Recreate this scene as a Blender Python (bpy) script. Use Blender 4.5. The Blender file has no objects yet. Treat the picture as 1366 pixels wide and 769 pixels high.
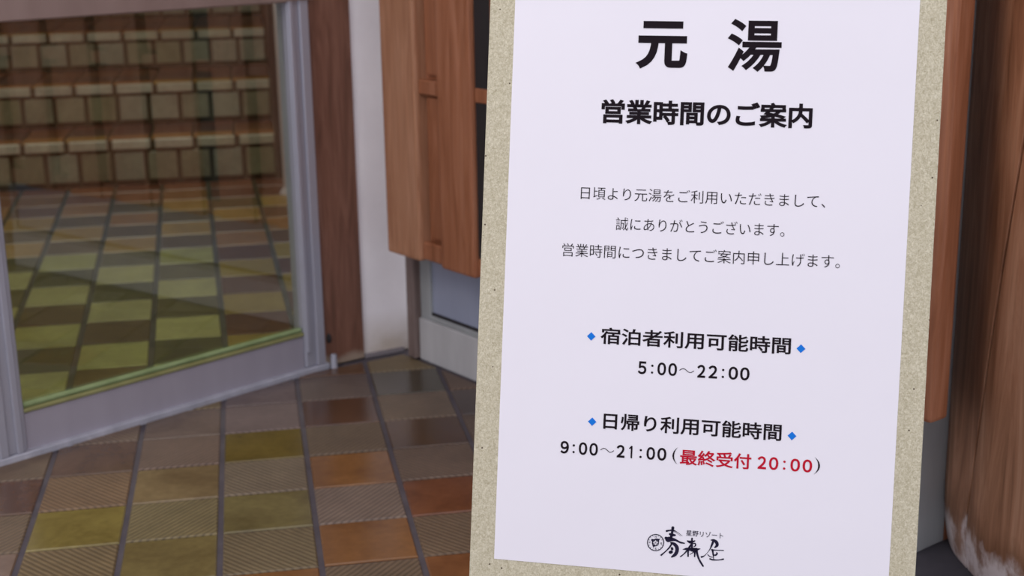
import bpy, bmesh, math, random
from mathutils import Vector, Matrix
random.seed(7)
SC = bpy.context.scene
COL = SC.collection

# ------------------------------------------------------------------ camera
cam_data = bpy.data.cameras.new('camera')
cam = bpy.data.objects.new('camera', cam_data)
COL.objects.link(cam)
CR = Vector((0.98227175, -0.18687023, -0.01489066))
CU = Vector((0.06259924, 0.25209972, 0.96567441))
CD = Vector((0.17670187, 0.94948683, -0.25932837))
CAM = Vector((0.38311748, -1.94718349, 0.94299708))
m = Matrix.Identity(4)
for k in range(3):
    m[k][0], m[k][1], m[k][2], m[k][3] = CR[k], CU[k], -CD[k], CAM[k]
cam.matrix_world = m
cam_data.sensor_width = 36.0
cam_data.lens = 1880.6 / 1366 * 36
cam_data.clip_start = 0.05
cam_data.dof.use_dof = True
cam_data.dof.focus_distance = 1.56
cam_data.dof.aperture_fstop = 6.6
SC.camera = cam

# ------------------------------------------------------------------ world, lights, exposure
SC.view_settings.view_transform = 'Standard'
SC.view_settings.look = 'None'
SC.view_settings.gamma = 1
SC.view_settings.exposure = 0.0
world = bpy.data.worlds.new('daylight')
SC.world = world
world.use_nodes = True
wn = world.node_tree
bg = wn.nodes['Background']
bg.inputs['Color'].default_value = (0.93, 0.915, 1.0, 1)
bg.inputs['Strength'].default_value = 1.36


def area(name, loc, target, sx, sy, power, color):
    d = bpy.data.lights.new(name, 'AREA')
    d.shape = 'RECTANGLE'
    d.size, d.size_y, d.energy, d.color = sx, sy, power, color
    o = bpy.data.objects.new(name, d)
    COL.objects.link(o)
    o.location = loc
    o.rotation_euler = (Vector(target) - Vector(loc)).to_track_quat('-Z', 'Y').to_euler()
    return o


area('stair_hall_lamp', (-0.1, 1.9, 2.5), (-0.1, 2.0, 0), 1.2, 0.8, 28, (1.0, 0.97, 0.92))
area('porch_fill', (-0.9, -1.1, 2.35), (0.2, 0.6, 0.6), 0.6, 0.6, 9, (1.0, 0.9, 0.78))  # added warm fill light on the porch side, not an actual fitting

# ------------------------------------------------------------------ helpers
U = 0.15                       # one floor tile pitch in metres


def srgb(r, g, b):
    def f(c):
        c /= 255.0
        return c / 12.92 if c <= 0.04045 else ((c + 0.055) / 1.055) ** 2.4
    return (f(r), f(g), f(b), 1.0)


def mat(name, color=None, rough=0.6, metal=0.0, spec=0.5):
    mt = bpy.data.materials.new(name)
    mt.use_nodes = True
    b = mt.node_tree.nodes['Principled BSDF']
    if color:
        b.inputs['Base Color'].default_value = color
    b.inputs['Roughness'].default_value = rough
    b.inputs['Metallic'].default_value = metal
    b.inputs['Specular IOR Level'].default_value = spec
    return mt, mt.node_tree, b


def N(nt, kind, **kw):
    n = nt.nodes.new(kind)
    for k, v in kw.items():
        setattr(n, k, v)
    return n


def coords(nt, scale=(1, 1, 1), out='Object', rot=(0, 0, 0)):
    tc = N(nt, 'ShaderNodeTexCoord')
    mp = N(nt, 'ShaderNodeMapping')
    mp.inputs['Scale'].default_value = scale
    mp.inputs['Rotation'].default_value = rot
    nt.links.new(tc.outputs[out], mp.inputs['Vector'])
    return mp.outputs['Vector']


def noise(nt, vec, scale, detail=4, rough=0.55, dist=0.0):
    n = N(nt, 'ShaderNodeTexNoise')
    n.inputs['Scale'].default_value = scale
    n.inputs['Detail'].default_value = detail
    n.inputs['Roughness'].default_value = rough
    n.inputs['Distortion'].default_value = dist
    nt.links.new(vec, n.inputs['Vector'])
    return n.outputs['Fac']


def ramp(nt, fac, stops):
    r = N(nt, 'ShaderNodeValToRGB')
    e = r.color_ramp.elements
    while len(e) < len(stops):
        e.new(0.5)
    for k, (p, c) in enumerate(stops):
        e[k].position = p
        e[k].color = c
    nt.links.new(fac, r.inputs['Fac'])
    return r.outputs['Color']


def mixc(nt, fac, a, b, mode='MIX'):
    n = N(nt, 'ShaderNodeMix', data_type='RGBA', blend_type=mode)
    for inp, v in ((0, fac), (6, a), (7, b)):
        if hasattr(v, 'is_output') or isinstance(v, bpy.types.NodeSocket):
            nt.links.new(v, n.inputs[inp])
        else:
            n.inputs[inp].default_value = v
    return n.outputs[2]


def bump(nt, b, h, strength, dist=0.002):
    n = N(nt, 'ShaderNodeBump')
    n.inputs['Strength'].default_value = strength
    n.inputs['Distance'].default_value = dist
    nt.links.new(h, n.inputs['Height'])
    nt.links.new(n.outputs['Normal'], b.inputs['Normal'])


def link(name, me, mats, parent=None, kind=None, label=None, cat=None, group=None):
    o = bpy.data.objects.new(name, me)
    COL.objects.link(o)
    if not me.materials:
        for x in (mats if isinstance(mats, (list, tuple)) else [mats]):
            me.materials.append(x)
    if parent:
        o.parent = parent
    tag(o, kind, label, cat, group)
    return o


def tag(o, kind=None, label=None, cat=None, group=None):
    if kind:
        o['kind'] = kind
    if label:
        o['label'] = label
    if cat:
        o['category'] = cat
    if group:
        o['group'] = group
    return o


def empty(name, loc=(0, 0, 0), **kw):
    o = bpy.data.objects.new(name, None)
    COL.objects.link(o)
    o.location = loc
    o.empty_display_size = 0.05
    return tag(o, **kw)


def box_bm(bm, lo, hi, fr=None, bevel=0.0, seg=1):
    """axis aligned box in the frame fr (a function local -> world)"""
    vs = []
    for x in (lo[0], hi[0]):
        for y in (lo[1], hi[1]):
            for z in (lo[2], hi[2]):
                p = Vector((x, y, z))
                vs.append(bm.verts.new(fr(p) if fr else p))
    q = [(0, 1, 3, 2), (4, 6, 7, 5), (0, 4, 5, 1), (2, 3, 7, 6), (0, 2, 6, 4), (1, 5, 7, 3)]
    fs = [bm.faces.new([vs[i] for i in f]) for f in q]
    if bevel:
        es = set(e for f in fs for e in f.edges)
        bmesh.ops.bevel(bm, geom=list(es), offset=bevel, segments=seg, affect='EDGES', profile=0.6)


def done(bm, name, mats, parent=None, smooth=False, **kw):
    bmesh.ops.recalc_face_normals(bm, faces=bm.faces)
    me = bpy.data.meshes.new(name)
    bm.to_mesh(me)
    bm.free()
    if smooth:
        me.polygons.foreach_set('use_smooth', [True] * len(me.polygons))
    return link(name, me, mats, parent, **kw)


def box(name, lo, hi, m_, parent=None, fr=None, bevel=0.0, seg=1, **kw):
    bm = bmesh.new()
    box_bm(bm, lo, hi, fr, bevel, seg)
    return done(bm, name, m_, parent, **kw)


def frame(ox, oy, tx, ty, nx, ny, oz=0.0, s=U):
    """(along, away, up) in tile units -> metres"""
    return lambda p: Vector(((ox + p.x * tx + p.y * nx) * s, (oy + p.x * ty + p.y * ny) * s, (oz + p.z) * s))


def cyl_bm(bm, p0, p1, r, seg=16, r1=None):
    p0, p1 = Vector(p0), Vector(p1)
    ax = (p1 - p0).normalized()
    a = ax.orthogonal().normalized()
    b = ax.cross(a)
    r1 = r if r1 is None else r1
    rings = []
    for p, rr in ((p0, r), (p1, r1)):
        rings.append([bm.verts.new(p + (a * math.cos(t) + b * math.sin(t)) * rr)
                      for t in [2 * math.pi * k / seg for k in range(seg)]])
    for k in range(seg):
        bm.faces.new([rings[0][k], rings[0][(k + 1) % seg], rings[1][(k + 1) % seg], rings[1][k]])
    bm.faces.new(rings[0][::-1])
    bm.faces.new(rings[1])


def clip(poly, a, b):
    """keep the part of a polygon left of the directed line a->b"""
    out = []
    def side(p):
        return (b[0] - a[0]) * (p[1] - a[1]) - (b[1] - a[1]) * (p[0] - a[0])
    for k in range(len(poly)):
        p, q = poly[k], poly[(k + 1) % len(poly)]
        sp, sq = side(p), side(q)
        if sp >= 0:
            out.append(p)
        if (sp > 0 > sq) or (sp < 0 < sq):
            t = sp / (sp - sq)
            out.append((p[0] + (q[0] - p[0]) * t, p[1] + (q[1] - p[1]) * t))
    return out


def poly_area(p):
    return 0.5 * sum(p[k][0] * p[(k + 1) % len(p)][1] - p[(k + 1) % len(p)][0] * p[k][1] for k in range(len(p)))


def tile_mesh(name, poly, ztop, thick, cham=0.0022):
    """slab with a chamfered rim; polygon in metres about its own centre"""
    n = len(poly)
    cx = sum(p[0] for p in poly) / n
    cy = sum(p[1] for p in poly) / n
    verts, faces = [], []
    for z, sh in ((ztop - thick, 0), (ztop - cham, 0), (ztop, cham)):
        for p in poly:
            d = Vector((cx - p[0], cy - p[1]))
            L = max(d.length, 1e-6)
            verts.append((p[0] + d.x / L * sh * 1.4, p[1] + d.y / L * sh * 1.4, z))
    for r in range(2):
        for k in range(n):
            faces.append((r * n + k, r * n + (k + 1) % n, (r + 1) * n + (k + 1) % n, (r + 1) * n + k))
    faces.append(tuple(range(2 * n, 3 * n)))
    faces.append(tuple(range(n))[::-1])
    me = bpy.data.meshes.new(name)
    me.from_pydata(verts, [], faces)
    return me


# ------------------------------------------------------------------ materials
def tile_material(name, ribs=None, rough=0.3, mottle=0.35, spec=0.5):
    mt, nt, b = mat(name, rough=rough, spec=spec)
    oi = N(nt, 'ShaderNodeObjectInfo')
    tc = N(nt, 'ShaderNodeTexCoord')
    geo = N(nt, 'ShaderNodeNewGeometry')
    f1 = noise(nt, geo.outputs['Position'], 9.0, 5, 0.6, 0.6)
    f2 = noise(nt, geo.outputs['Position'], 70.0, 3)
    shade = ramp(nt, f1, [(0.3, (1 - mottle, 1 - mottle * 1.15, 1 - mottle * 1.3, 1)), (0.72, (1.12, 1.1, 1.05, 1))])
    c = mixc(nt, 1.0, oi.outputs['Color'], shade, 'MULTIPLY')
    sp = ramp(nt, f2, [(0.25, (0.86, 0.86, 0.86, 1)), (0.7, (1.06, 1.06, 1.06, 1))])
    c = mixc(nt, 1.0, c, sp, 'MULTIPLY')
    if ribs:
        mp = N(nt, 'ShaderNodeMapping')
        mp.inputs['Rotation'].default_value = (0, 0, math.radians(ribs))
        nt.links.new(geo.outputs['Position'], mp.inputs['Vector'])
        wv = N(nt, 'ShaderNodeTexWave', wave_type='BANDS', bands_direction='X')
        wv.inputs['Scale'].default_value = 34.0
        wv.inputs['Distortion'].default_value = 0.0
        nt.links.new(mp.outputs['Vector'], wv.inputs['Vector'])
        g = ramp(nt, wv.outputs['Fac'], [(0.05, (0.66, 0.64, 0.62, 1)), (0.6, (1.22, 1.22, 1.22, 1))])
        c = mixc(nt, 1.0, c, g, 'MULTIPLY')
        bump(nt, b, wv.outputs['Fac'], 0.5, 0.0012)
    else:
        bump(nt, b, f1, 0.25, 0.002)
    nt.links.new(c, b.inputs['Base Color'])
    return mt


M = {}
M['tile_smooth'] = tile_material('glazed_tile', None, 0.22)
M['tile_rib_a'] = tile_material('ribbed_tile_rising', 40, 0.5, 0.2)
M['tile_rib_b'] = tile_material('ribbed_tile_falling', -40, 0.5, 0.2)
M['tile_inner'] = tile_material('hall_tile', None, 0.35, 0.25)


def grout(name, c):
    mt, nt, b = mat(name, rough=0.85)
    v = coords(nt)
    c2 = ramp(nt, noise(nt, v, 14, 5), [(0.3, srgb(c[0] - 22, c[1] - 22, c[2] - 20)), (0.75, srgb(*c))])
    nt.links.new(c2, b.inputs['Base Color'])
    return mt


M['grout'] = grout('grout', (92, 86, 92))
M['grout_in'] = grout('hall_grout', (72, 70, 52))


def painted(name, c, var=10, rough=0.45, metal=0.0, sc=(6, 6, 1.2), wear=None):
    mt, nt, b = mat(name, rough=rough, metal=metal)
    v = coords(nt, sc)
    f = noise(nt, v, 3.0, 5, 0.6)
    c2 = ramp(nt, f, [(0.3, srgb(c[0] - var, c[1] - var, c[2] - var)), (0.7, srgb(c[0] + var, c[1] + var, c[2] + var))])
    if wear:
        w = ramp(nt, noise(nt, coords(nt, (1, 1, 1)), 22, 6, 0.7), [(0.56, (0, 0, 0, 1)), (0.68, (1, 1, 1, 1))])
        c2 = mixc(nt, w, c2, srgb(*wear))
    nt.links.new(c2, b.inputs['Base Color'])
    bump(nt, b, f, 0.15)
    return mt


M['alu'] = painted('grey_aluminium', (164, 165, 178), 3, 0.38, 0.25)
M['alu_bottom'] = painted('grey_bottom_rail', (160, 156, 168), 3, 0.45, 0.1)
M['alu_worn'] = painted('worn_sill_edge', (168, 170, 182), 14, 0.55, 0.1, wear=(196, 196, 204))
M['bead'] = painted('yellow_green_glazing_bead', (138, 138, 92), 10, 0.35)
M['bead_hi'] = painted('gasket_highlight_green', (132, 150, 108), 12, 0.25)  # pale green puts the lime highlight into the gasket's colour
M['mauve'] = painted('mauve_painted_rail', (138, 118, 112), 6, 0.55)
M['plinth'] = painted('grey_green_plinth', (188, 188, 190), 8, 0.6)
M['skirt'] = painted('grey_skirting', (120, 114, 118), 6, 0.7)
M['bluepanel'] = painted('pale_blue_grey_panel', (156, 164, 186), 4, 0.3)
M['sash'] = painted('grey_green_sash', (158, 162, 164), 6, 0.5)
M['steel'] = painted('brushed_steel', (176, 168, 176), 8, 0.6, 0.0)
M['dark_stone'] = painted('dark_stone', (62, 60, 68), 10, 0.8, sc=(3, 3, 3))
M['dark_gap'] = painted('dark_backing', (34, 30, 32), 4, 0.7)
M['innerwall'] = painted('hall_wall_paint', (110, 84, 62), 8, 0.8)
M['black'] = painted('black_steel', (30, 30, 32), 3, 0.5)


def plaster():
    mt, nt, b = mat('white_plaster', rough=0.9)
    v = coords(nt)
    c = ramp(nt, noise(nt, v, 5, 5), [(0.3, srgb(228, 224, 228)), (0.7, srgb(242, 239, 242))])
    # scuffed yellowish dirt along the foot of the wall
    sep = N(nt, 'ShaderNodeSeparateXYZ')
    geo = N(nt, 'ShaderNodeNewGeometry')
    nt.links.new(geo.outputs['Position'], sep.inputs[0])
    mr = N(nt, 'ShaderNodeMapRange')
    mr.inputs['From Min'].default_value = 0.10
    mr.inputs['From Max'].default_value = 0.01
    nt.links.new(sep.outputs['Z'], mr.inputs['Value'])
    mu = N(nt, 'ShaderNodeMath', operation='MULTIPLY')
    nt.links.new(mr.outputs[0], mu.inputs[0])
    nt.links.new(noise(nt, v, 12, 4), mu.inputs[1])
    c = mixc(nt, mu.outputs[0], c, srgb(150, 130, 96))
    nt.links.new(c, b.inputs['Base Color'])
    bump(nt, b, noise(nt, v, 60, 5), 0.3)
    return mt


M['plaster'] = plaster()


def wood(name, c_dark, c_mid, c_light, sc=(9, 9, 0.9), rough=0.5, figure=1.2, stain=False, foot=None):
    mt, nt, b = mat(name, rough=rough)
    v = coords(nt, sc)
    warp = noise(nt, coords(nt, (1.6, 1.6, 0.7)), 2.2, 3)
    f = noise(nt, v, 5.0, 7, 0.62, figure)
    fine = noise(nt, coords(nt, (60, 60, 2.2)), 3.0, 4, 0.6)
    c = ramp(nt, f, [(0.28, srgb(*c_dark)), (0.5, srgb(*c_mid)), (0.74, srgb(*c_light))])
    c = mixc(nt, 1.0, c, ramp(nt, fine, [(0.3, (0.86, 0.85, 0.84, 1)), (0.7, (1.06, 1.06, 1.06, 1))]), 'MULTIPLY')
    c = mixc(nt, 1.0, c, ramp(nt, warp, [(0.3, (0.92, 0.9, 0.88, 1)), (0.7, (1.1, 1.1, 1.11, 1))]), 'MULTIPLY')
    if stain or foot:
        geo = N(nt, 'ShaderNodeNewGeometry')
        sep = N(nt, 'ShaderNodeSeparateXYZ')
        nt.links.new(geo.outputs['Position'], sep.inputs[0])
        top = 0.22 if stain else foot[0]
        mr = N(nt, 'ShaderNodeMapRange')
        mr.inputs['From Min'].default_value = top
        mr.inputs['From Max'].default_value = 0.0
        nt.links.new(sep.outputs['Z'], mr.inputs['Value'])
        ad = N(nt, 'ShaderNodeMath', operation='ADD')
        nt.links.new(mr.outputs[0], ad.inputs[0])
        nt.links.new(noise(nt, coords(nt, (1, 1, 0.45)), 11 if stain else 8, 5, 0.6), ad.inputs[1])
        st = N(nt, 'ShaderNodeMapRange')
        st.inputs['From Min'].default_value = 1.20 if stain else 1.1
        st.inputs['From Max'].default_value = 1.30 if stain else 1.35
        nt.links.new(ad.outputs[0], st.inputs['Value'])
        if stain:
            br = N(nt, 'ShaderNodeMapRange')
            br.inputs['From Min'].default_value = 1.02
            br.inputs['From Max'].default_value = 1.2
            nt.links.new(ad.outputs[0], br.inputs['Value'])
            m2 = N(nt, 'ShaderNodeMath', operation='MULTIPLY')
            m2.inputs[1].default_value = 0.5
            nt.links.new(br.outputs[0], m2.inputs[0])
            # the trunk's colour runs greyer towards the ground and redder higher up
            wz = N(nt, 'ShaderNodeMapRange')
            wz.inputs['From Min'].default_value = 0.85
            wz.inputs['From Max'].default_value = 0.15
            nt.links.new(sep.outputs['Z'], wz.inputs['Value'])
            c = mixc(nt, wz.outputs[0], mixc(nt, 1.0, c, (1.0, 0.84, 0.74, 1), 'MULTIPLY'), c)
            c = mixc(nt, m2.outputs[0], c, srgb(96, 62, 34))
            pt = ramp(nt, noise(nt, coords(nt, (1, 1, 0.6)), 26, 5, 0.65), [(0.40, (0.12, 0.12, 0.12, 1)), (0.56, (1, 1, 1, 1))])
            m3 = N(nt, 'ShaderNodeMath', operation='MULTIPLY')
            nt.links.new(st.outputs[0], m3.inputs[0])
            nt.links.new(pt, m3.inputs[1])
            c = mixc(nt, m3.outputs[0], c, srgb(206, 194, 192))
        else:
            c = mixc(nt, st.outputs[0], c, srgb(*foot[1]))
    nt.links.new(c, b.inputs['Base Color'])
    bump(nt, b, fine, 0.25, 0.001)
    return mt


M['log'] = wood('weathered_log', (122, 84, 60), (164, 120, 92), (194, 154, 126), (5, 5, 0.5), 0.45, 1.6, stain=True)
M['post'] = wood('dark_brown_timber', (92, 60, 46), (116, 78, 62), (134, 96, 80), (10, 10, 1.0), 0.55, foot=(0.06, (150, 132, 116)))
M['corner'] = wood('greyed_timber', (104, 90, 88), (124, 108, 104), (138, 124, 120), (10, 10, 1.0), 0.7)
M['cedar'] = wood('cedar_stile', (156, 106, 78), (178, 130, 100), (196, 150, 124), (9, 9, 0.7), 0.42)
M['cedar_red'] = wood('red_cedar', (132, 80, 52), (156, 100, 70), (174, 120, 92), (9, 9, 0.7), 0.42)


def board_material():
    mt, nt, b = mat('recycled_fibre_board', rough=0.85)
    v = coords(nt)
    fib = noise(nt, coords(nt, (1, 1, 1)), 330, 5, 0.75, 1.2)
    fib2 = noise(nt, coords(nt, (1.5, 1, 0.8), rot=(0, 0.7, 0)), 160, 4, 0.7, 2.0)
    c = ramp(nt, fib, [(0.3, srgb(164, 155, 128)), (0.5, srgb(194, 187, 162)), (0.72, srgb(222, 217, 197))])
    c = mixc(nt, 1.0, c, ramp(nt, fib2, [(0.35, (0.86, 0.85, 0.82, 1)), (0.62, (1.06, 1.06, 1.06, 1))]), 'MULTIPLY')
    vo = N(nt, 'ShaderNodeTexVoronoi')
    vo.inputs['Scale'].default_value = 55
    nt.links.new(v, vo.inputs['Vector'])
    sp = N(nt, 'ShaderNodeMath', operation='LESS_THAN')
    sp.inputs[1].default_value = 0.055
    nt.links.new(vo.outputs['Distance'], sp.inputs[0])
    c = mixc(nt, sp.outputs[0], c, srgb(86, 72, 56))
    nt.links.new(c, b.inputs['Base Color'])
    bump(nt, b, fib, 0.4, 0.0006)
    return mt


M['fibre'] = board_material()
M['paper'] = painted('white_paper', (232, 229, 236), 1, 0.6, sc=(2, 2, 2))
M['ink'] = mat('dark_ink', srgb(26, 17, 24), 0.8, 0.0, 0.15)[0]
M['ink_navy'] = mat('navy_ink', srgb(34, 30, 52), 0.8, 0.0, 0.15)[0]
M['ink_red'] = mat('red_ink', srgb(186, 16, 44), 0.8, 0.0, 0.15)[0]
M['ink_blue'] = mat('blue_ink', srgb(24, 118, 214), 0.8, 0.0, 0.15)[0]


def glass():
    mt = bpy.data.materials.new('greenish_glass')
    mt.use_nodes = True
    nt = mt.node_tree
    nt.nodes.clear()
    out = N(nt, 'ShaderNodeOutputMaterial')
    tr = N(nt, 'ShaderNodeBsdfTransparent')
    tr.inputs['Color'].default_value = (0.95, 0.97, 0.89, 1)
    gl = N(nt, 'ShaderNodeBsdfGlossy')
    gl.inputs['Roughness'].default_value = 0.02
    fr = N(nt, 'ShaderNodeFresnel')
    fr.inputs['IOR'].default_value = 2.7
    mx = N(nt, 'ShaderNodeMixShader')
    # only the outer face of the pane mirrors, so the pane's own inside never turns into a full mirror
    ge = N(nt, 'ShaderNodeNewGeometry')
    iv = N(nt, 'ShaderNodeMath', operation='SUBTRACT')
    iv.inputs[0].default_value = 1.0
    nt.links.new(ge.outputs['Backfacing'], iv.inputs[1])
    mu = N(nt, 'ShaderNodeMath', operation='MULTIPLY')
    nt.links.new(fr.outputs[0], mu.inputs[0])
    nt.links.new(iv.outputs[0], mu.inputs[1])
    nt.links.new(mu.outputs[0], mx.inputs[0])
    nt.links.new(tr.outputs[0], mx.inputs[1])
    nt.links.new(gl.outputs[0], mx.inputs[2])
    nt.links.new(mx.outputs[0], out.inputs['Surface'])
    return mt


M['glass'] = glass()

# ------------------------------------------------------------------ frames (tile units)
# door line A + s*T, inside is +Nd ; right wall K + t*W, room side is -Nw
A = (-0.3218, 3.7324)
T = (0.81803, 0.57518)
ND = (-0.57518, 0.81803)
K = (4.81, 6.60)
W = (0.45911, -0.88838)
NW = (0.88838, 0.45911)
fd = frame(A[0], A[1], T[0], T[1], ND[0], ND[1])
fw = frame(K[0], K[1], W[0], W[1], NW[0], NW[1])


def dp(s, n=0.0):
    return (A[0] + s * T[0] + n * ND[0], A[1] + s * T[1] + n * ND[1])


def wp(t, n=0.0):
    return (K[0] + t * W[0] + n * NW[0], K[1] + t * W[1] + n * NW[1])


P1, P2, P3 = (3.435, 6.391), (4.018, 6.682), (4.626, 6.908)

# ------------------------------------------------------------------ floor (porch)
bm = bmesh.new()
ring = [dp(-14, 0.3), dp(4.5, 0.3), (4.1, 7.3), (5.3, 7.2), (9.3, -0.6), (30, -0.6), (30, -34), (-24, -34), (-24, -5.5)]
vt = [bm.verts.new((x * U, y * U, -0.0035)) for x, y in ring]
vb = [bm.verts.new((x * U, y * U, -0.08)) for x, y in ring]
bm.faces.new(vt)
bm.faces.new(vb[::-1])
for k in range(len(ring)):
    bm.faces.new([vt[k], vb[k], vb[(k + 1) % len(ring)], vt[(k + 1) % len(ring)]])
floor = done(bm, 'floor', M['grout'], kind='structure')

SM = {(0, 1): (150, 134, 62), (1, 0): (138, 122, 70), (1, 2): (146, 124, 84), (2, 1): (132, 120, 72),
      (2, 3): (122, 102, 40), (3, 0): (150, 98, 48), (3, 2): (150, 98, 46), (3, 4): (98, 64, 44),
      (4, 1): (134, 76, 42), (4, 3): (96, 66, 40), (4, -1): (140, 86, 46), (-1, 2): (108, 72, 48),
      (-1, 0): (140, 112, 90), (4, 5): (80, 70, 52), (5, 4): (76, 54, 46), (0, 3): (112, 84, 62),
      (2, 5): (110, 92, 90), (1, 4): (120, 100, 84), (5, 2): (100, 66, 44)}
RB = {(0, 2): (120, 92, 64), (0, 0): (118, 98, 62), (1, 1): (118, 104, 66), (2, 0): (112, 96, 66),
      (2, 2): (116, 100, 80), (3, 1): (124, 106, 94), (3, 3): (104, 86, 68), (4, 2): (108, 88, 74),
      (4, 0): (108, 86, 64), (-1, 1): (112, 92, 68), (1, 3): (110, 88, 76), (2, 4): (110, 92, 92),
      (3, 5): (100, 84, 78), (4, 4): (112, 94, 78), (5, 3): (96, 78, 66), (5, 5): (104, 82, 68)}
GX, GY = 0.060, 0.034          # joint widths in tile units
full = {}
cells = []
for i in range(-6, 10):
    for k in range(-9, 8):
        cells.append((i, k))
n_tiles = 0
for (i, k) in cells:
    quad = [(i + GX / 2, k + GY / 2), (i + 1 - GX / 2, k + GY / 2), (i + 1 - GX / 2, k + 1 - GY / 2), (i + GX / 2, k + 1 - GY / 2)]
    p = quad
    # keep the porch side of: the door sill, post/plaster line, the right wall, the dark stone at the log
    def keep(p, a, b):
        return clip(p, a, b) if len(p) > 2 else p
    if i < 4:
        p = keep(p, dp(5, -0.03), dp(-5, -0.03)) if i <= 3 else p
    p = keep(p, (P3[0] + 0.3, P3[1] - 0.03), (P1[0] - 0.3, P1[1] - 0.25)) if i >= 3 else p
    p = keep(p, wp(12, -0.13), wp(-2, -0.13))
    if len(p) < 3 or abs(poly_area(p)) < 0.02:
        continue
    if poly_area(p) < 0:
        p = p[::-1]
    # stop the tiles where the dark stone round the log begins
    q = []
    cxy = (sum(v[0] for v in p) / len(p), sum(v[1] for v in p) / len(p))
    p2 = clip(p, wp(8.60, -20), wp(8.60, 20))
    if not p2 or abs(poly_area(p2)) < 0.02:
        continue
    p = p2
    cx = sum(v[0] for v in p) / len(p)
    cy = sum(v[1] for v in p) / len(p)
    smooth = (i + k) % 2 == 1
    isfull = len(p) == 4 and abs(abs(poly_area(p)) - abs(poly_area(quad))) < 1e-6
    if smooth:
        mk = 'tile_smooth'
        c = SM.get((i, k)) or random.choice([(140, 120, 66), (146, 96, 50), (128, 82, 50), (136, 124, 70), (110, 74, 50)])
    else:
        mk = 'tile_rib_a' if (i % 2) else 'tile_rib_b'
        c = RB.get((i, k)) or random.choice([(116, 98, 66), (112, 92, 76), (108, 88, 68)])
    if isfull:
        if mk not in full:
            lp = [((v[0] - cx) * U, (v[1] - cy) * U) for v in p]
            full[mk] = tile_mesh('floor_tile', lp, 0, 0.009)
            full[mk].materials.append(M[mk])
        me = full[mk]
    else:
        me = tile_mesh('floor_tile', [((v[0] - cx) * U, (v[1] - cy) * U) for v in p], 0, 0.009)
        me.materials.append(M[mk])
    o = bpy.data.objects.new('tile', me)
    COL.objects.link(o)
    o.parent = floor
    o.location = (cx * U, cy * U, random.uniform(-0.0006, 0.0004))
    g_ = sum(c) / 3
    o.color = srgb(*[(v * 0.82 + g_ * 0.18) * (0.93 if smooth else 1.0) for v in c])
    n_tiles += 1

# ------------------------------------------------------------------ hall behind the glass door
F = 0.92
ZH = 0.943 - 6.2866 * F * U       # raised hall floor, metres
CX, CY = CAM.x / U, CAM.y / U


def sp(x, y):
    return (CX + (x - CX) * F, CY + (y - CY) * F)


bm = bmesh.new()
ring = [dp(-9, 0.28), dp(4.9, 0.28), (3.8, 41), (-9.5, 41), (-9.5, 2)]
vt = [bm.verts.new((x * U, y * U, ZH - 0.0035)) for x, y in ring]
vb = [bm.verts.new((x * U, y * U, -0.06)) for x, y in ring]
bm.faces.new(vt)
bm.faces.new(vb[::-1])
for k in range(len(ring)):
    bm.faces.new([vt[k], vb[k], vb[(k + 1) % len(ring)], vt[(k + 1) % len(ring)]])
hall = done(bm, 'floor', M['grout_in'], kind='structure')


def hx(c, y):
    return 0.95 - 0.036 * (y - 7.1) + 1.085 * (c - 2)


XR = 3.22
for c in range(-4, 5):
    for r in range(-4, 12):
        y0, y1 = 7.1 + 1.24 * r, 7.1 + 1.24 * (r + 1)
        y1 = min(y1, 21.66)
        if y1 - y0 < 0.2:
            continue
        g, h = 0.045, 0.022
        quad = [(hx(c, y0) + g, y0 + h), (hx(c + 1, y0) - g, y0 + h), (hx(c + 1, y1) - g, y1 - h), (hx(c, y1) + g, y1 - h)]
        quad = [sp(*v) for v in quad]
        p = clip(quad, dp(-9, 0.30), dp(9, 0.30))
        p = clip(p, (3.52, 0), (3.52, 40)) if p else p
        if len(p) < 3 or abs(poly_area(p)) < 0.03:
            continue
        lightc = (c + r) % 2 == 1
        if y0 > 18.5:
            col = random.choice([(116, 76, 54), (98, 62, 48), (124, 90, 54)])
        elif y0 > 14:
            col = random.choice([(150, 124, 72), (140, 104, 66)]) if lightc else random.choice([(98, 84, 58), (104, 78, 56)])
        elif c >= 3:
            col = (142, 124, 56) if lightc else (92, 64, 40)
        else:
            col = random.choice([(158, 158, 104), (148, 150, 92), (154, 154, 108)]) if lightc else random.choice([(92, 88, 54), (84, 84, 50), (96, 84, 54)])
        cx = sum(v[0] for v in p) / len(p)
        cy = sum(v[1] for v in p) / len(p)
        me = tile_mesh('hall_tile', [((v[0] - cx) * U, (v[1] - cy) * U) for v in p], 0, 0.009)
        me.materials.append(M['tile_inner'])
        o = bpy.data.objects.new('tile', me)
        COL.objects.link(o)
        o.parent = hall
        o.location = (cx * U, cy * U, ZH + random.uniform(-0.0005, 0.0003))
        o.color = srgb(*col)

# staircase: four broad tiled steps
stair = empty('staircase', ((sp(0, 21.72)[0]) * U, sp(0, 21.72)[1] * U, ZH),
              label='broad tiled steps with pale nosings rising behind the glass door', cat='stairs')


def rel(o):
    o.parent = stair
    o.location = Vector(o.location) - stair.location
    return o


ys = [21.72, 24.27, 28.13, 33.4, 38.4]
zs = [0, 1.10, 2.14, 3.16, 4.18]
XL = -6.6


def colored_box(name, lo, hi, col, mt, bevel=0.0018):
    """box in metres whose mesh is centred on its own middle"""
    c = [(lo[k] + hi[k]) / 2 for k in range(3)]
    bm = bmesh.new()
    box_bm(bm, [lo[k] - c[k] for k in range(3)], [hi[k] - c[k] for k in range(3)], None, bevel)
    o = done(bm, name, mt)
    o.location = c
    o.color = srgb(*col)
    return rel(o)


def zz(z):
    return ZH + z * F * U


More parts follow.
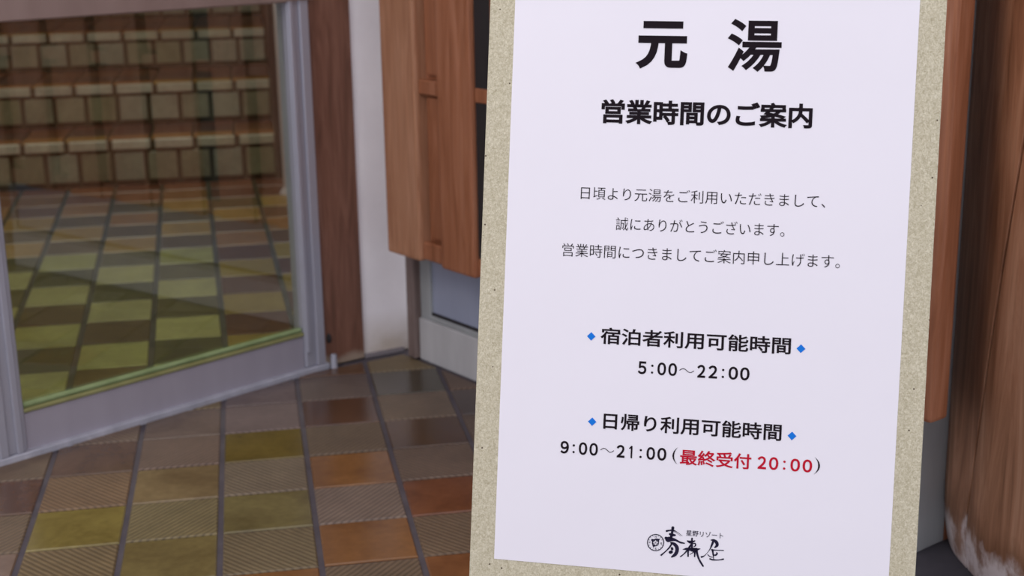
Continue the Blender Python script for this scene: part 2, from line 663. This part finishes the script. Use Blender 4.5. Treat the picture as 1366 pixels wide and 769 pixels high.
for s in range(4):
    x0, y0 = sp(XL, ys[s])
    x1, y1 = sp(XR, ys[s + 1])
    zt = zz(zs[s + 1])
    colored_box('step', (x0 * U, y0 * U + 0.004, ZH - 0.02), (x1 * U, y1 * U + (0.004 if s < 3 else 0.3), zt - 0.006), (70, 66, 46), M['grout_in'], 0)
    # riser tiles
    x = 3.17
    while x > XL + 1:
        a, b = sp(x - 0.775 + 0.075, 0)[0], sp(x - 0.03, 0)[0]
        col = random.choice([(140, 138, 120), (132, 130, 110), (142, 146, 134), (152, 150, 138), (130, 130, 106)])
        colored_box('riser_tile', (a * U, y0 * U - 0.004, zz(zs[s] + 0.12)), (b * U, y0 * U + 0.004, zz(zs[s + 1] - 0.31)), col, M['tile_inner'])
        x -= 0.775
    # nosing tiles
    x = 3.27
    first = True
    while x > XL + 1:
        a, b = sp(x - 1.0 + 0.06, 0)[0], sp(x - 0.05 - (0.06 if first else 0), 0)[0]
        first = False
        col = random.choice([(184, 180, 170), (174, 170, 156), (190, 186, 178)])
        colored_box('nosing_tile', (a * U, y0 * U - 0.010, zz(zs[s + 1] - 0.235)), (b * U, y0 * U + 0.012, zz(zs[s + 1]) - 0.001), col, M['tile_inner'], 0.003)
        x -= 1.0
    # tread tiles
    yy = ys[s] + 0.14
    row = 0
    while yy < ys[s + 1] - 0.2:
        ye = min(yy + (0.62 if row == 0 else 1.25), ys[s + 1] - 0.03)
        x = 3.2
        while x > XL + 1:
            a, b = sp(x - 1.0 + 0.03, 0)[0], sp(x - 0.03, 0)[0]
            col = (random.choice([(150, 104, 44), (142, 92, 44), (150, 112, 40)]) if row == 0
                   else random.choice([(92, 52, 40), (80, 46, 42), (102, 62, 36), (72, 48, 44)]))
            colored_box('tread_tile', (a * U, sp(0, yy + 0.02)[1] * U, zt - 0.008), (b * U, sp(0, ye - 0.02)[1] * U, zt), col, M['tile_inner'])
            x -= 1.0
        yy = ye
        row += 1

# handrail post at the right end of the steps
rail = empty('handrail', (sp(3.36, 19.63)[0] * U, sp(3.36, 19.63)[1] * U, ZH),
             label='upright grey steel handrail post at the right foot of the tiled steps', cat='handrail')
bm = bmesh.new()
cyl_bm(bm, (0, 0, 0), (0, 0, 0.98), 0.0125, 20)
done(bm, 'post', M['steel'], rail, smooth=False)
bm = bmesh.new()
cyl_bm(bm, (0, 0, 0), (0, 0, 0.018), 0.026, 20, 0.018)
done(bm, 'foot_flange', M['steel'], rail)
bm = bmesh.new()
cyl_bm(bm, (0, -0.02, 0.985), (0, 2.2, 1.6), 0.016, 16)
done(bm, 'rail', M['steel'], rail)

# hall shell
box('wall_right', (3.56 * U, 6.95 * U, 0), (3.75 * U, 42 * U, 2.8), M['innerwall'], kind='structure')
box('wall_left', (-9.6 * U, -0.4 * U, 0), (-9.4 * U, 42 * U, 2.8), M['innerwall'], kind='structure')
box('wall_back', (-9.6 * U, 41 * U, 0), (3.75 * U, 41.3 * U, 2.8), M['innerwall'], kind='structure')
# roof slab over porch and hall
box('ceiling', (-2.6, 0.05, 2.8), (2.4, 6.3, 2.9), M['innerwall'], kind='structure')

# ------------------------------------------------------------------ glass door
door = empty('door_1', fd(Vector((0, 0, 0))), kind='structure')
DOORINV = Vector(door.location)


def dbox(name, lo, hi, m_, parent=None, bevel=0.0, **kw):
    f2 = lambda p: fd(p) - DOORINV
    return box(name, lo, hi, m_, parent or door, f2, bevel, **kw)


ZT = 13.3
dbox('sill', (-0.5, -0.06, -0.02), (4.62, 0.30, 0.075), M['alu_worn'], bevel=0.002)
dbox('bottom_rail', (0.02, 0.02, 0.06), (4.24, 0.22, 0.545), M['alu_bottom'], bevel=0.002)
dbox('left_stile', (-0.34, -0.02, 0.075), (0.03, 0.24, ZT), M['alu'], bevel=0.003)
# narrow proud strips give the stile its ribbed profile
dbox('left_stile_rib', (-0.34, -0.05, 0.075), (-0.22, -0.015, ZT), M['alu'], bevel=0.002)
dbox('left_stile_rib', (-0.12, -0.05, 0.075), (-0.03, -0.015, ZT), M['alu'], bevel=0.002)
dbox('right_stile', (4.24, -0.01, 0.075), (4.60, 0.24, ZT), M['alu'], bevel=0.003)
dbox('right_stile_rib', (4.245, -0.05, 0.30), (4.32, -0.005, ZT), M['alu'], bevel=0.002)
dbox('right_stile_rib', (4.42, -0.045, 0.075), (4.57, -0.005, ZT), M['alu'], bevel=0.002)
dbox('middle_rail', (0.03, -0.06, 5.15), (4.24, 0.24, 6.3), M['mauve'], bevel=0.003)
dbox('middle_rail_cap', (4.20, -0.07, 5.17), (4.64, 0.0, 6.3), M['mauve'])
dbox('top_rail', (0.03, 0.0, ZT - 0.6), (4.24, 0.22, ZT), M['alu'])
dbox('glazing_bead', (0.03, -0.005, 0.545), (4.24, 0.09, 0.60), M['bead'], bevel=0.002)
dbox('gasket', (0.04, 0.02, 0.60), (4.23, 0.095, 0.665), M['bead_hi'], bevel=0.003)
dbox('glass_pane', (0.03, 0.10, 0.56), (4.24, 0.135, 5.17), M['glass'])
dbox('glass_pane', (0.03, 0.10, 6.28), (4.24, 0.135, ZT - 0.58), M['glass'])
# pivot at the foot of the right stile
bm = bmesh.new()
pz = fd(Vector((4.66, -0.10, 0.0))) - DOORINV
cyl_bm(bm, pz + Vector((0, 0, 0.0)), pz + Vector((0, 0, 0.030)), 0.0075, 14, 0.006)
done(bm, 'pivot', M['alu_worn'], door)

# wall line left of the door and above it
box('wall_front', (-10.5, 0.02, 0), (-0.36, 0.28, ZT), M['plaster'], fr=fd, kind='structure')
box('trim_1', (-10.5, -0.05, ZT), (4.6, 0.35, ZT + 0.7), M['post'], fr=fd, kind='structure')
box('wall_front', (-10.5, 0.02, ZT + 0.7), (4.6, 0.3, 18.6), M['plaster'], fr=fd, kind='structure')

# ------------------------------------------------------------------ timber post and plaster strip
dx, dy = P2[0] - P1[0], P2[1] - P1[1]
L1 = math.hypot(dx, dy)
fp = frame(P1[0], P1[1], dx / L1, dy / L1, -dy / L1, dx / L1)
tpost = box('timber_post', (0.0, 0.0, 0.0), (L1, 0.62, 18.6), M['post'], fr=fp, bevel=0.004, seg=2,
            label='dark brown squared timber post between the glass door and white plaster', cat='post')
kn = bmesh.new()
q0 = fp(Vector((0.06, -0.015, 0.42)))
bmesh.ops.create_uvsphere(kn, u_segments=14, v_segments=8, radius=0.006)
for v in kn.verts:
    v.co = Vector((v.co.x, v.co.y * 0.4, v.co.z * 1.8)) + q0
done(kn, 'knot', M['dark_gap'], tpost, smooth=True)
dx, dy = P3[0] - P2[0], P3[1] - P2[1]
L2 = math.hypot(dx, dy)
fq = frame(P2[0], P2[1], dx / L2, dy / L2, -dy / L2, dx / L2)
pw = box('wall_back', (0.0, 0.06, 0.0), (L2 + 0.25, 0.5, 18.6), M['plaster'], fr=fq, kind='structure')
box('baseboard_back', (0.0, -0.02, -0.01), (L2, 0.06, 0.05), M['skirt'], fr=fq, bevel=0.001, kind='structure')
# small timber at the inner corner
box('corner_post', (-0.10, -0.14, 0.0), (0.10, 0.12, 18.6), M['corner'], fr=fw, bevel=0.003,
    label='thin greyed timber in the corner beside the white plaster strip', cat='post')

# ------------------------------------------------------------------ right wall: plinth, sash and pale panel
box('wall_right', (0.10, 0.06, 0.0), (8.62, 0.55, 18.6), M['sash'], fr=fw, bevel=0.002, kind='structure')
box('wall_right', (8.45, 0.55, 0.0), (8.62, 9.0, 18.6), M['cedar_red'], fr=fw, kind='structure')
box('baseboard_right', (0.10, -0.06, -0.01), (8.60, 0.06, 0.62), M['plinth'], fr=fw, bevel=0.003, seg=2, kind='structure')
win = empty('window_1', fw(Vector((0.2, 0, 0.62))), kind='structure')
WINV = Vector(win.location)
fw2 = lambda p: fw(p) - WINV
box('left_stile', (0.11, -0.03, 0.62), (0.36, 0.055, 12), M['sash'], win, fw2, 0.002)
box('right_stile', (8.46, -0.03, 0.62), (8.60, 0.055, 12), M['sash'], win, fw2, 0.002)
box('bottom_rail', (0.36, -0.04, 0.62), (8.46, 0.055, 0.70), M['sash'], win, fw2, 0.002)
box('pane', (0.36, 0.02, 0.70), (8.46, 0.055, 12), M['bluepanel'], win, fw2)
box('glazing_strip', (0.36, -0.01, 0.70), (8.46, 0.02, 0.735), M['dark_gap'], win, fw2)

# ------------------------------------------------------------------ hanging cedar panelled unit
cab = empty('wooden_panel_unit', fw(Vector((4.7, -0.3, 1.72))),
            label='large reddish cedar framed panel unit hung on the right wall behind the sign', cat='cabinet')
CINV = Vector(cab.location)
fc = lambda p: fw(p) - CINV
ZB, ZC = 1.70, 12.5
tS = [0.20]
stiles = [(0.18, 0.98), (1.47, 2.22)]
x = 2.62
while x < 8.2:
    stiles.append((x, x + 0.80))
    x += 1.27
stiles.append((8.75, 9.17))
for j, (a, b) in enumerate(stiles):
    mt = M['cedar'] if j == 0 else M['cedar_red']
    o = box('stile', (a, -0.60, ZB), (b, -0.08 if j < len(stiles) - 1 else -0.34, ZC), mt, cab, fc, 0.006, 2)
    if j == 0:
        o['label'] = 'paler tan cedar stile'
for j in range(len(stiles) - 1):
    a, b = stiles[j][1], stiles[j + 1][0]
    dark = j == 1
    box('panel', (a - 0.02, -0.40 if not dark else -0.53, ZB + 0.1), (b + 0.02, -0.10, ZC - 0.1), M['dark_gap'] if dark else M['cedar_red'], cab, fc)
    if not dark:
        # raised inner board, leaving a shadow line at each side
        for (z0, z1) in ((ZB + 0.32, 3.93), (4.22, 8.2), (8.5, ZC - 0.3)):
            box('raised_board', (a + 0.07, -0.47, z0), (b - 0.07, -0.39, z1), M['cedar_red'], cab, fc, 0.004, 2)
    for (z0, z1) in ((ZB + 0.02, ZB + 0.27), (3.96, 4.16), (8.24, 8.46), (ZC - 0.25, ZC - 0.02)):
        box('cross_rail', (a - 0.01, -0.54, z0), (b + 0.01, -0.12, z1), M['cedar_red'], cab, fc, 0.003)
box('back_board', (0.25, -0.10, ZB + 0.05), (8.95, -0.045, ZC - 0.05), M['cedar_red'], cab, fc)

# ------------------------------------------------------------------ dark stone and the big log post
bm = bmesh.new()
ring = [wp(8.62, -6), wp(17, -6), wp(17, 6), wp(8.62, 6)]
vt = [bm.verts.new((x * U, y * U, 0.001)) for x, y in ring]
vb = [bm.verts.new((x * U, y * U, -0.0034)) for x, y in ring]
bm.faces.new(vt)
bm.faces.new(vb[::-1])
for k in range(4):
    bm.faces.new([vt[k], vb[k], vb[(k + 1) % 4], vt[(k + 1) % 4]])
done(bm, 'trim_2', M['dark_stone'], kind='structure')

LC = Vector((11.37 * U, -1.6 * U, 0))
LR = 2.32 * U
logp = empty('log_post', (LC.x, LC.y, 0.001), label='thick rounded natural log post with white stained foot at the right edge', cat='post')
bm = bmesh.new()
ANG = sorted(set([round(2 * math.pi * k / 240, 5) for k in range(240)] + [round(3.03 + 0.0017 * k, 5) for k in range(50)]))
NSEG = len(ANG)
zl = [0.0, 0.004, 0.012, 0.025, 0.045, 0.07, 0.1] + [0.1 + 0.055 * k for k in range(1, 50)]
rings = []
rnd = random.Random(3)
ph = [rnd.uniform(0, 6.28) for _ in range(8)]
for z in zl:
    ring = []
    foot = 0.0
    if z < 0.1:
        foot = -0.012 * (1 - z / 0.1) ** 2.2
    for k in range(NSEG):
        a = ANG[k] + 0.37 * z
        r = LR + foot
        r += 0.004 * math.sin(3 * a + ph[0] + z * 1.5) + 0.0025 * math.sin(7 * a + ph[1] - z * 2) + 0.0012 * math.sin(17 * a + ph[2] + z * 3)
        # long drying cracks, slightly spiral
        for a0, tw, dep, wd in ((CRK, 0.37, 0.030, 0.0085) for CRK in (3.07,)):
            d = (a - (a0 + tw * z) + math.pi) % (2 * math.pi) - math.pi
            if abs(d) < wd:
                r -= dep * (1 - abs(d) / wd)
        ring.append(bm.verts.new((r * math.cos(a), r * math.sin(a), z)))
    rings.append(ring)
for j in range(len(rings) - 1):
    for k in range(NSEG):
        bm.faces.new([rings[j][k], rings[j][(k + 1) % NSEG], rings[j + 1][(k + 1) % NSEG], rings[j + 1][k]])
bm.faces.new(rings[0][::-1])
bm.faces.new(rings[-1])
done(bm, 'trunk', M['log'], logp, smooth=True)

# ------------------------------------------------------------------ the sign
EU = Vector((0.92440431, -0.38125654, -0.01095974))
EV = Vector((-0.08965416, -0.18926888, -0.97782382))
EN = EU.cross(EV)
SO = Vector((0.61905633, -0.54611173, 0.25323183))
sign = empty('notice_sign', kind=None, label='white printed opening hours notice on a beige fibre board leaning back on a stand', cat='sign')
sm = Matrix.Identity(4)
for k in range(3):
    sm[k][0], sm[k][1], sm[k][2], sm[k][3] = EU[k], EN[k], -EV[k], SO[k]
sign.matrix_world = sm
PH = 0.665
box('backing_board', (-0.0275, 0.0008, -0.0275), (0.4465, 0.0068, PH + 0.0275), M['fibre'], sign, bevel=0.0006)
paper = box('paper', (0.0, 0.0002, 0.0), (0.42, 0.0010, PH), M['paper'], sign)
# stand: rear channel, lip, prop leg and round base, all behind the board
box('rear_channel', (0.19, 0.0070, -0.0270), (0.23, 0.020, 0.60), M['black'], sign)
box('ledge', (0.10, 0.0070, -0.0275), (0.32, 0.022, -0.018), M['black'], sign)
inv = sm.inverted()


def to_sign(p):
    return inv @ Vector(p)


top = sm @ Vector((0.21, 0.018, 0.12))
basec = Vector((top.x, top.y, 0.0)) + Vector((EN.x, EN.y, 0)).normalized() * 0.03
bm = bmesh.new()
cyl_bm(bm, to_sign(basec + Vector((0, 0, 0.004))), to_sign(top + Vector((EN.x, EN.y, 0)) * 0.012), 0.012, 16)
done(bm, 'pole', M['black'], sign)
bm = bmesh.new()
cyl_bm(bm, to_sign(basec + Vector((0, 0, 0.0005))), to_sign(basec + Vector((0, 0, 0.012))), 0.13, 40, 0.125)
done(bm, 'base_plate', M['black'], sign)


def text_mesh(s, offset):
    """glyph outlines as a mesh; the rim is moved out or in by offset (in em) for heavier or lighter print"""
    cu = bpy.data.curves.new('t', 'FONT')
    cu.body = s
    cu.size = 1.0
    cu.resolution_u = 6
    cu.fill_mode = 'FRONT'
    o = bpy.data.objects.new('t', cu)
    COL.objects.link(o)
    bpy.context.view_layer.update()
    dg = bpy.context.evaluated_depsgraph_get()
    me = bpy.data.meshes.new_from_object(o.evaluated_get(dg))
    bpy.data.objects.remove(o)
    bpy.data.curves.remove(cu)
    if offset:
        bm = bmesh.new()
        bm.from_mesh(me)
        bmesh.ops.remove_doubles(bm, verts=bm.verts, dist=1e-5)
        mv = {}
        for v in bm.verts:
            ns = []
            for e in v.link_edges:
                if len(e.link_faces) == 1:
                    f = e.link_faces[0]
                    d = e.verts[1].co - e.verts[0].co
                    n = Vector((d.y, -d.x, 0))
                    if n.length < 1e-9:
                        continue
                    n.normalize()
                    mid = (e.verts[0].co + e.verts[1].co) / 2
                    if (f.calc_center_median() - mid).dot(n) > 0:
                        n = -n
                    ns.append(n)
            if len(ns) >= 2:
                a = ns[0] + ns[1]
                if a.length > 1e-4:
                    a.normalize()
                    mv[v] = a * (offset / max(a.dot(ns[0]), 0.55))
        for v, d in mv.items():
            v.co += d
        bm.to_mesh(me)
        bm.free()
    return me


def extent(me):
    xs = [v.co.x for v in me.vertices]
    ys_ = [v.co.y for v in me.vertices]
    return min(xs), max(xs), min(ys_), max(ys_)


def write(s, u0, u1, vbot, vtop, mt, offset=0.0, ref=None, name='lettering', z=-0.00015, slope=0.0):
    """print s so its ink runs u0..u1 (mm) and the glyph ref runs vbot..vtop (mm up from the paper's foot)"""
    me = text_mesh(s, offset)
    a, b, c, d = extent(me)
    if ref:
        r = text_mesh(ref, offset)
        _, _, c, d = extent(r)
        bpy.data.meshes.remove(r)
    sx = (u1 - u0) / (b - a)
    sy = (vtop - vbot) / (d - c)
    for v in me.vertices:
        x = u0 + (v.co.x - a) * sx
        y = vbot + (v.co.y - c) * sy + slope * (x - u0)
        v.co = Vector((x / 1000, z, y / 1000))
    me.materials.clear()
    return link(name, me, mt, paper)


I = M['ink']
write('元', 132.7, 186.8, 538.6, 588.7, I, 0.034)
write('湯', 228.1, 283.8, 537.4, 592.0, I, 0.021)
write('営業時間のご案内', 98.4, 318.7, 480.0, 505.8, I, 0.029, '営')
write('日頃より元湯をご利用いただきまして、', 79.9, 336.2, 398.6, 411.0, I, -0.006, '日')
write('誠にありがとうございます。', 118.9, 296.0, 366.8, 380.5, I, -0.006, '誠')
write('営業時間につきましてご案内申し上げます。', 62.2, 354.0, 336.4, 350.4, I, -0.006, '営')
write('宿泊者利用可能時間', 107.6, 308.5, 244.0, 262.0, I, 0.018, '宿')
write('日帰り利用可能時間', 114.6, 303.3, 152.3, 168.8, I, 0.018, '日')
write('最終受付', 198.4, 273.4, 119.6, 135.6, M['ink_red'], 0.018, '最')
write('(', 190.2, 195.8, 119.6, 137.6, I, -0.020, None)
write(')', 338.5, 344.4, 119.6, 137.6, I, -0.020, None)


def ribbon(bm, pts, y=-0.00015):
    """brush stroke: (x, z, width) points in metres, smoothed, rounded ends"""
    P = []
    n = len(pts)
    for k in range(n - 1):
        p0 = pts[max(k - 1, 0)]
        p1, p2 = pts[k], pts[k + 1]
        p3 = pts[min(k + 2, n - 1)]
        for j in range(6):
            t = j / 6
            P.append([0.5 * ((2 * p1[i]) + (-p0[i] + p2[i]) * t + (2 * p0[i] - 5 * p1[i] + 4 * p2[i] - p3[i]) * t * t
                             + (-p0[i] + 3 * p1[i] - 3 * p2[i] + p3[i]) * t ** 3) for i in range(3)])
    P.append(list(pts[-1]))
    Lf, Rt = [], []
    for k, p in enumerate(P):
        a = P[max(k - 1, 0)]
        b = P[min(k + 1, len(P) - 1)]
        dx_, dz_ = b[0] - a[0], b[1] - a[1]
        L = math.hypot(dx_, dz_) or 1e-9
        nx, nz = -dz_ / L, dx_ / L
        w = max(p[2], 1e-5) / 2
        Lf.append(bm.verts.new((p[0] + nx * w, y, p[1] + nz * w)))
        Rt.append(bm.verts.new((p[0] - nx * w, y, p[1] - nz * w)))
    for k in range(len(P) - 1):
        bm.faces.new([Lf[k], Rt[k], Rt[k + 1], Lf[k + 1]])
    for p in (P[0], P[-1]):
        disc(bm, p[0], p[1], p[2] / 2, y)


def disc(bm, x, z, r, y=-0.00015, seg_=14):
    vs = [bm.verts.new((x + r * math.cos(t), y, z + r * math.sin(t))) for t in [2 * math.pi * k / seg_ for k in range(seg_)]]
    bm.faces.new(vs)


def numerals(glyphs, k0, u0, step, vbot, vtop, mt):
    """each figure has its own measured left and right edge on the line (design units -> mm)"""
    for ch, a, b in glyphs:
        ua, ub = u0 + (a - k0) * step, u0 + (b - k0) * step
        if ch == ':':
            bm = bmesh.new()
            for fy in (0.17, 0.70):
                disc(bm, (ua + ub) / 2000, (vbot + (vtop - vbot) * fy) / 1000, 0.00125)
            done(bm, 'lettering', mt, paper)
        elif ch == '1':
            bm = bmesh.new()
            xs, h = (ub - 0.9) / 1000, vtop - vbot
            ribbon(bm, [(xs, (vbot + 0.9) / 1000, 0.00175), (xs, (vtop - 0.9) / 1000, 0.00175)])
            ribbon(bm, [(ua / 1000 + 0.0006, (vtop - h * 0.22) / 1000, 0.0013), (xs, (vtop - 0.9) / 1000, 0.0015)])
            done(bm, 'lettering', mt, paper)
        else:
            write(ch, ua, ub, vbot, vtop, mt, 0.03)


FW = '０１２３４５６７８９'


numerals([(FW[5], 425, 465), (':', 485, 500), (FW[0], 517, 557), (FW[0], 568, 608), (FW[2], 702, 740),
          (FW[2], 754, 795), (':', 813, 830), (FW[0], 847, 890), (FW[0], 900, 943)], 425, 149.2, 0.2278, 213.9, 227.7, I)
numerals([(FW[9], 65, 105), (':', 122, 135), (FW[0], 153, 193), (FW[0], 204, 244), (FW[2], 333, 372),
          ('1', 392, 408), (':', 440, 455), (FW[0], 475, 515), (FW[0], 526, 568)], 65, 69.0, 0.22797, 122.3, 136.0, I)
numerals([(FW[2], 990, 1030), (FW[0], 1043, 1085), (':', 1105, 1120), (FW[0], 1140, 1183), (FW[0], 1195, 1238)],
         65, 69.0, 0.22797, 121.0, 134.6, M['ink_red'])

# waves between the times, blue diamonds
for (u0, u1, vm) in ((193.9, 208.6, 220.6), (113.0, 127.0, 129.2)):
    bm = bmesh.new()
    pts = []
    for k in range(9):
        t = k / 8
        pts.append(((u0 + (u1 - u0) * t) / 1000, (vm + 1.9 * math.sin(t * 2 * math.pi)) / 1000, 0.00075))
    ribbon(bm, pts)
    done(bm, 'lettering', I, paper)
for (u, v) in ((97.5, 251.4), (318.9, 250.8), (102.4, 159.1), (314.2, 158.4)):
    bm = bmesh.new()
    h = 4.6
    vs = [bm.verts.new(((u + a) / 1000, -0.00015, (v + b) / 1000)) for a, b in ((h, 0), (0, h), (-h, 0), (0, -h))]
    bm.faces.new(vs)
    done(bm, 'blue_diamond', M['ink_blue'], paper)

# emblem and brush lettering at the foot (design grid -> paper millimetres)
LG = (155.901463, 0.075788, 0.003471, 55.22495, 0.006491, -0.077045)


def lg(x, y):
    return ((LG[0] + LG[1] * x + LG[2] * y) / 1000, (LG[3] + LG[4] * x + LG[5] * y) / 1000)


LS = abs(LG[1]) / 1000
STROKES = [
    [(500, 100, 42), (492, 150, 34), (484, 200, 34), (470, 250, 40)],
    [(412, 146, 28), (450, 138, 22), (510, 138, 20), (560, 162, 9), (600, 190, 6), (634, 216, 4)],
    [(510, 150, 6), (560, 182, 4), (610, 218, 3)],
    [(458, 190, 30), (490, 200, 44), (530, 204, 26)],
    [(402, 244, 40), (432, 262, 80), (480, 262, 60), (535, 272, 34), (575, 292, 26), (610, 308, 26), (662, 318, 16)],
    [(490, 312, 24), (455, 372, 22), (400, 430, 16), (336, 484, 24)],
    [(474, 312, 24), (520, 330, 46), (556, 375, 52), (556, 430, 50), (530, 478, 46), (484, 510, 22)],
    [(487, 388, 34), (490, 400, 36)], [(462, 446, 44), (478, 440, 46)],
    [(768, 250, 24), (766, 310, 28), (768, 400, 26)],
    [(706, 286, 20), (742, 302, 42), (775, 298, 30), (808, 284, 16)],
    [(780, 322, 12), (812, 322, 20), (818, 350, 18), (795, 366, 12)],
    [(640, 406, 6), (690, 398, 34), (740, 402, 46), (800, 412, 60), (845, 404, 34), (886, 394, 5)],
    [(752, 340, 24), (724, 390, 30), (714, 440, 24), (714, 500, 22)],
    [(700, 420, 24), (655, 468, 16), (606, 506, 16)],
    [(792, 400, 30), (806, 450, 24), (804, 504, 20)],
    [(790, 442, 12), (762, 462, 10), (740, 474, 8)],
    [(826, 400, 40), (842, 470, 30), (870, 550, 26), (922, 636, 26)],
    [(1036, 274, 16), (1072, 276, 34), (1108, 304, 46), (1118, 345, 42), (1088, 376, 20)],
    [(1062, 296, 30), (1044, 345, 26), (1010, 415, 10), (960, 475, 8), (930, 500, 16), (902, 510, 26)],
    [(1046, 410, 24), (1090, 414, 14), (1150, 416, 13), (1206, 418, 14)],
    [(1054, 410, 26), (1060, 450, 24), (1066, 500, 14), (1072, 545, 11)],
    [(1064, 480, 22), (1096, 484, 22), (1118, 462, 22), (1112, 450, 16)],
    [(990, 478, 12), (1018, 504, 14), (1056, 514, 8)],
    [(1020, 536, 22), (1060, 550, 20), (1140, 552, 14), (1204, 540, 22)],
]
bm = bmesh.new()
for st in STROKES:
    pts = []
    for (x, y, w) in st:
        a, b = lg(x, y)
        pts.append((a, b, w * LS))
    ribbon(bm, pts)
done(bm, 'brush_lettering', M['ink_navy'], paper)
# round emblem: ring, ticks, compass letters, dark figure with pale flower
bm = bmesh.new()
cx_, cy_ = 257, 308
ro, ri = [], []
for k in range(48):
    t = 2 * math.pi * k / 48
    a = lg(cx_ + 121 * math.cos(t), cy_ + 121 * math.sin(t))
    b = lg(cx_ + 108 * math.cos(t), cy_ + 108 * math.sin(t))
    ro.append(bm.verts.new((a[0], -0.00015, a[1])))
    ri.append(bm.verts.new((b[0], -0.00015, b[1])))
for k in range(48):
    bm.faces.new([ro[k], ro[(k + 1) % 48], ri[(k + 1) % 48], ri[k]])
for k in range(16):
    if k % 4 == 0:
        continue
    t = 2 * math.pi * k / 16
    a = lg(cx_ + 106 * math.cos(t), cy_ + 106 * math.sin(t))
    b = lg(cx_ + 92 * math.cos(t), cy_ + 92 * math.sin(t))
    ribbon(bm, [(a[0], a[1], 5 * LS), (b[0], b[1], 5 * LS)])
figure = [(190, 272), (205, 256), (232, 262), (258, 250), (290, 254), (322, 256), (306, 278), (304, 318), (296, 345), (262, 360), (240, 364), (224, 382), (212, 350), (204, 318), (206, 290)]
bm.faces.new([bm.verts.new((lg(x, y)[0], -0.00015, lg(x, y)[1])) for x, y in figure])
done(bm, 'round_emblem', M['ink_navy'], paper)
bm = bmesh.new()
for k in range(8):
    t = 2 * math.pi * k / 8
    a = lg(cx_ + 10 * math.cos(t), cy_ + 2 + 10 * math.sin(t))
    b = lg(cx_ + 30 * math.cos(t), cy_ + 2 + 30 * math.sin(t))
    ribbon(bm, [(a[0], a[1], 7 * LS), (b[0], b[1], 13 * LS)], -0.0003)
done(bm, 'emblem_flower', M['paper'], paper)


def small(s, x0, x1, y0, y1, off, slope=0.0):
    a = lg(x0, y1)
    b = lg(x1, y0)
    write(s, a[0] * 1000, b[0] * 1000, a[1] * 1000, lg(x0, y0)[1] * 1000, M['ink_navy'], off, s[0] if len(s) > 1 else None, slope=slope)


small('星野リゾート', 684, 1206, 134, 210, 0.006)
small('N', 246, 272, 208, 238, 0.02)
small('S', 246, 270, 380, 410, 0.02)
small('W', 160, 186, 292, 318, 0.02)
small('E', 328, 348, 306, 334, 0.02)
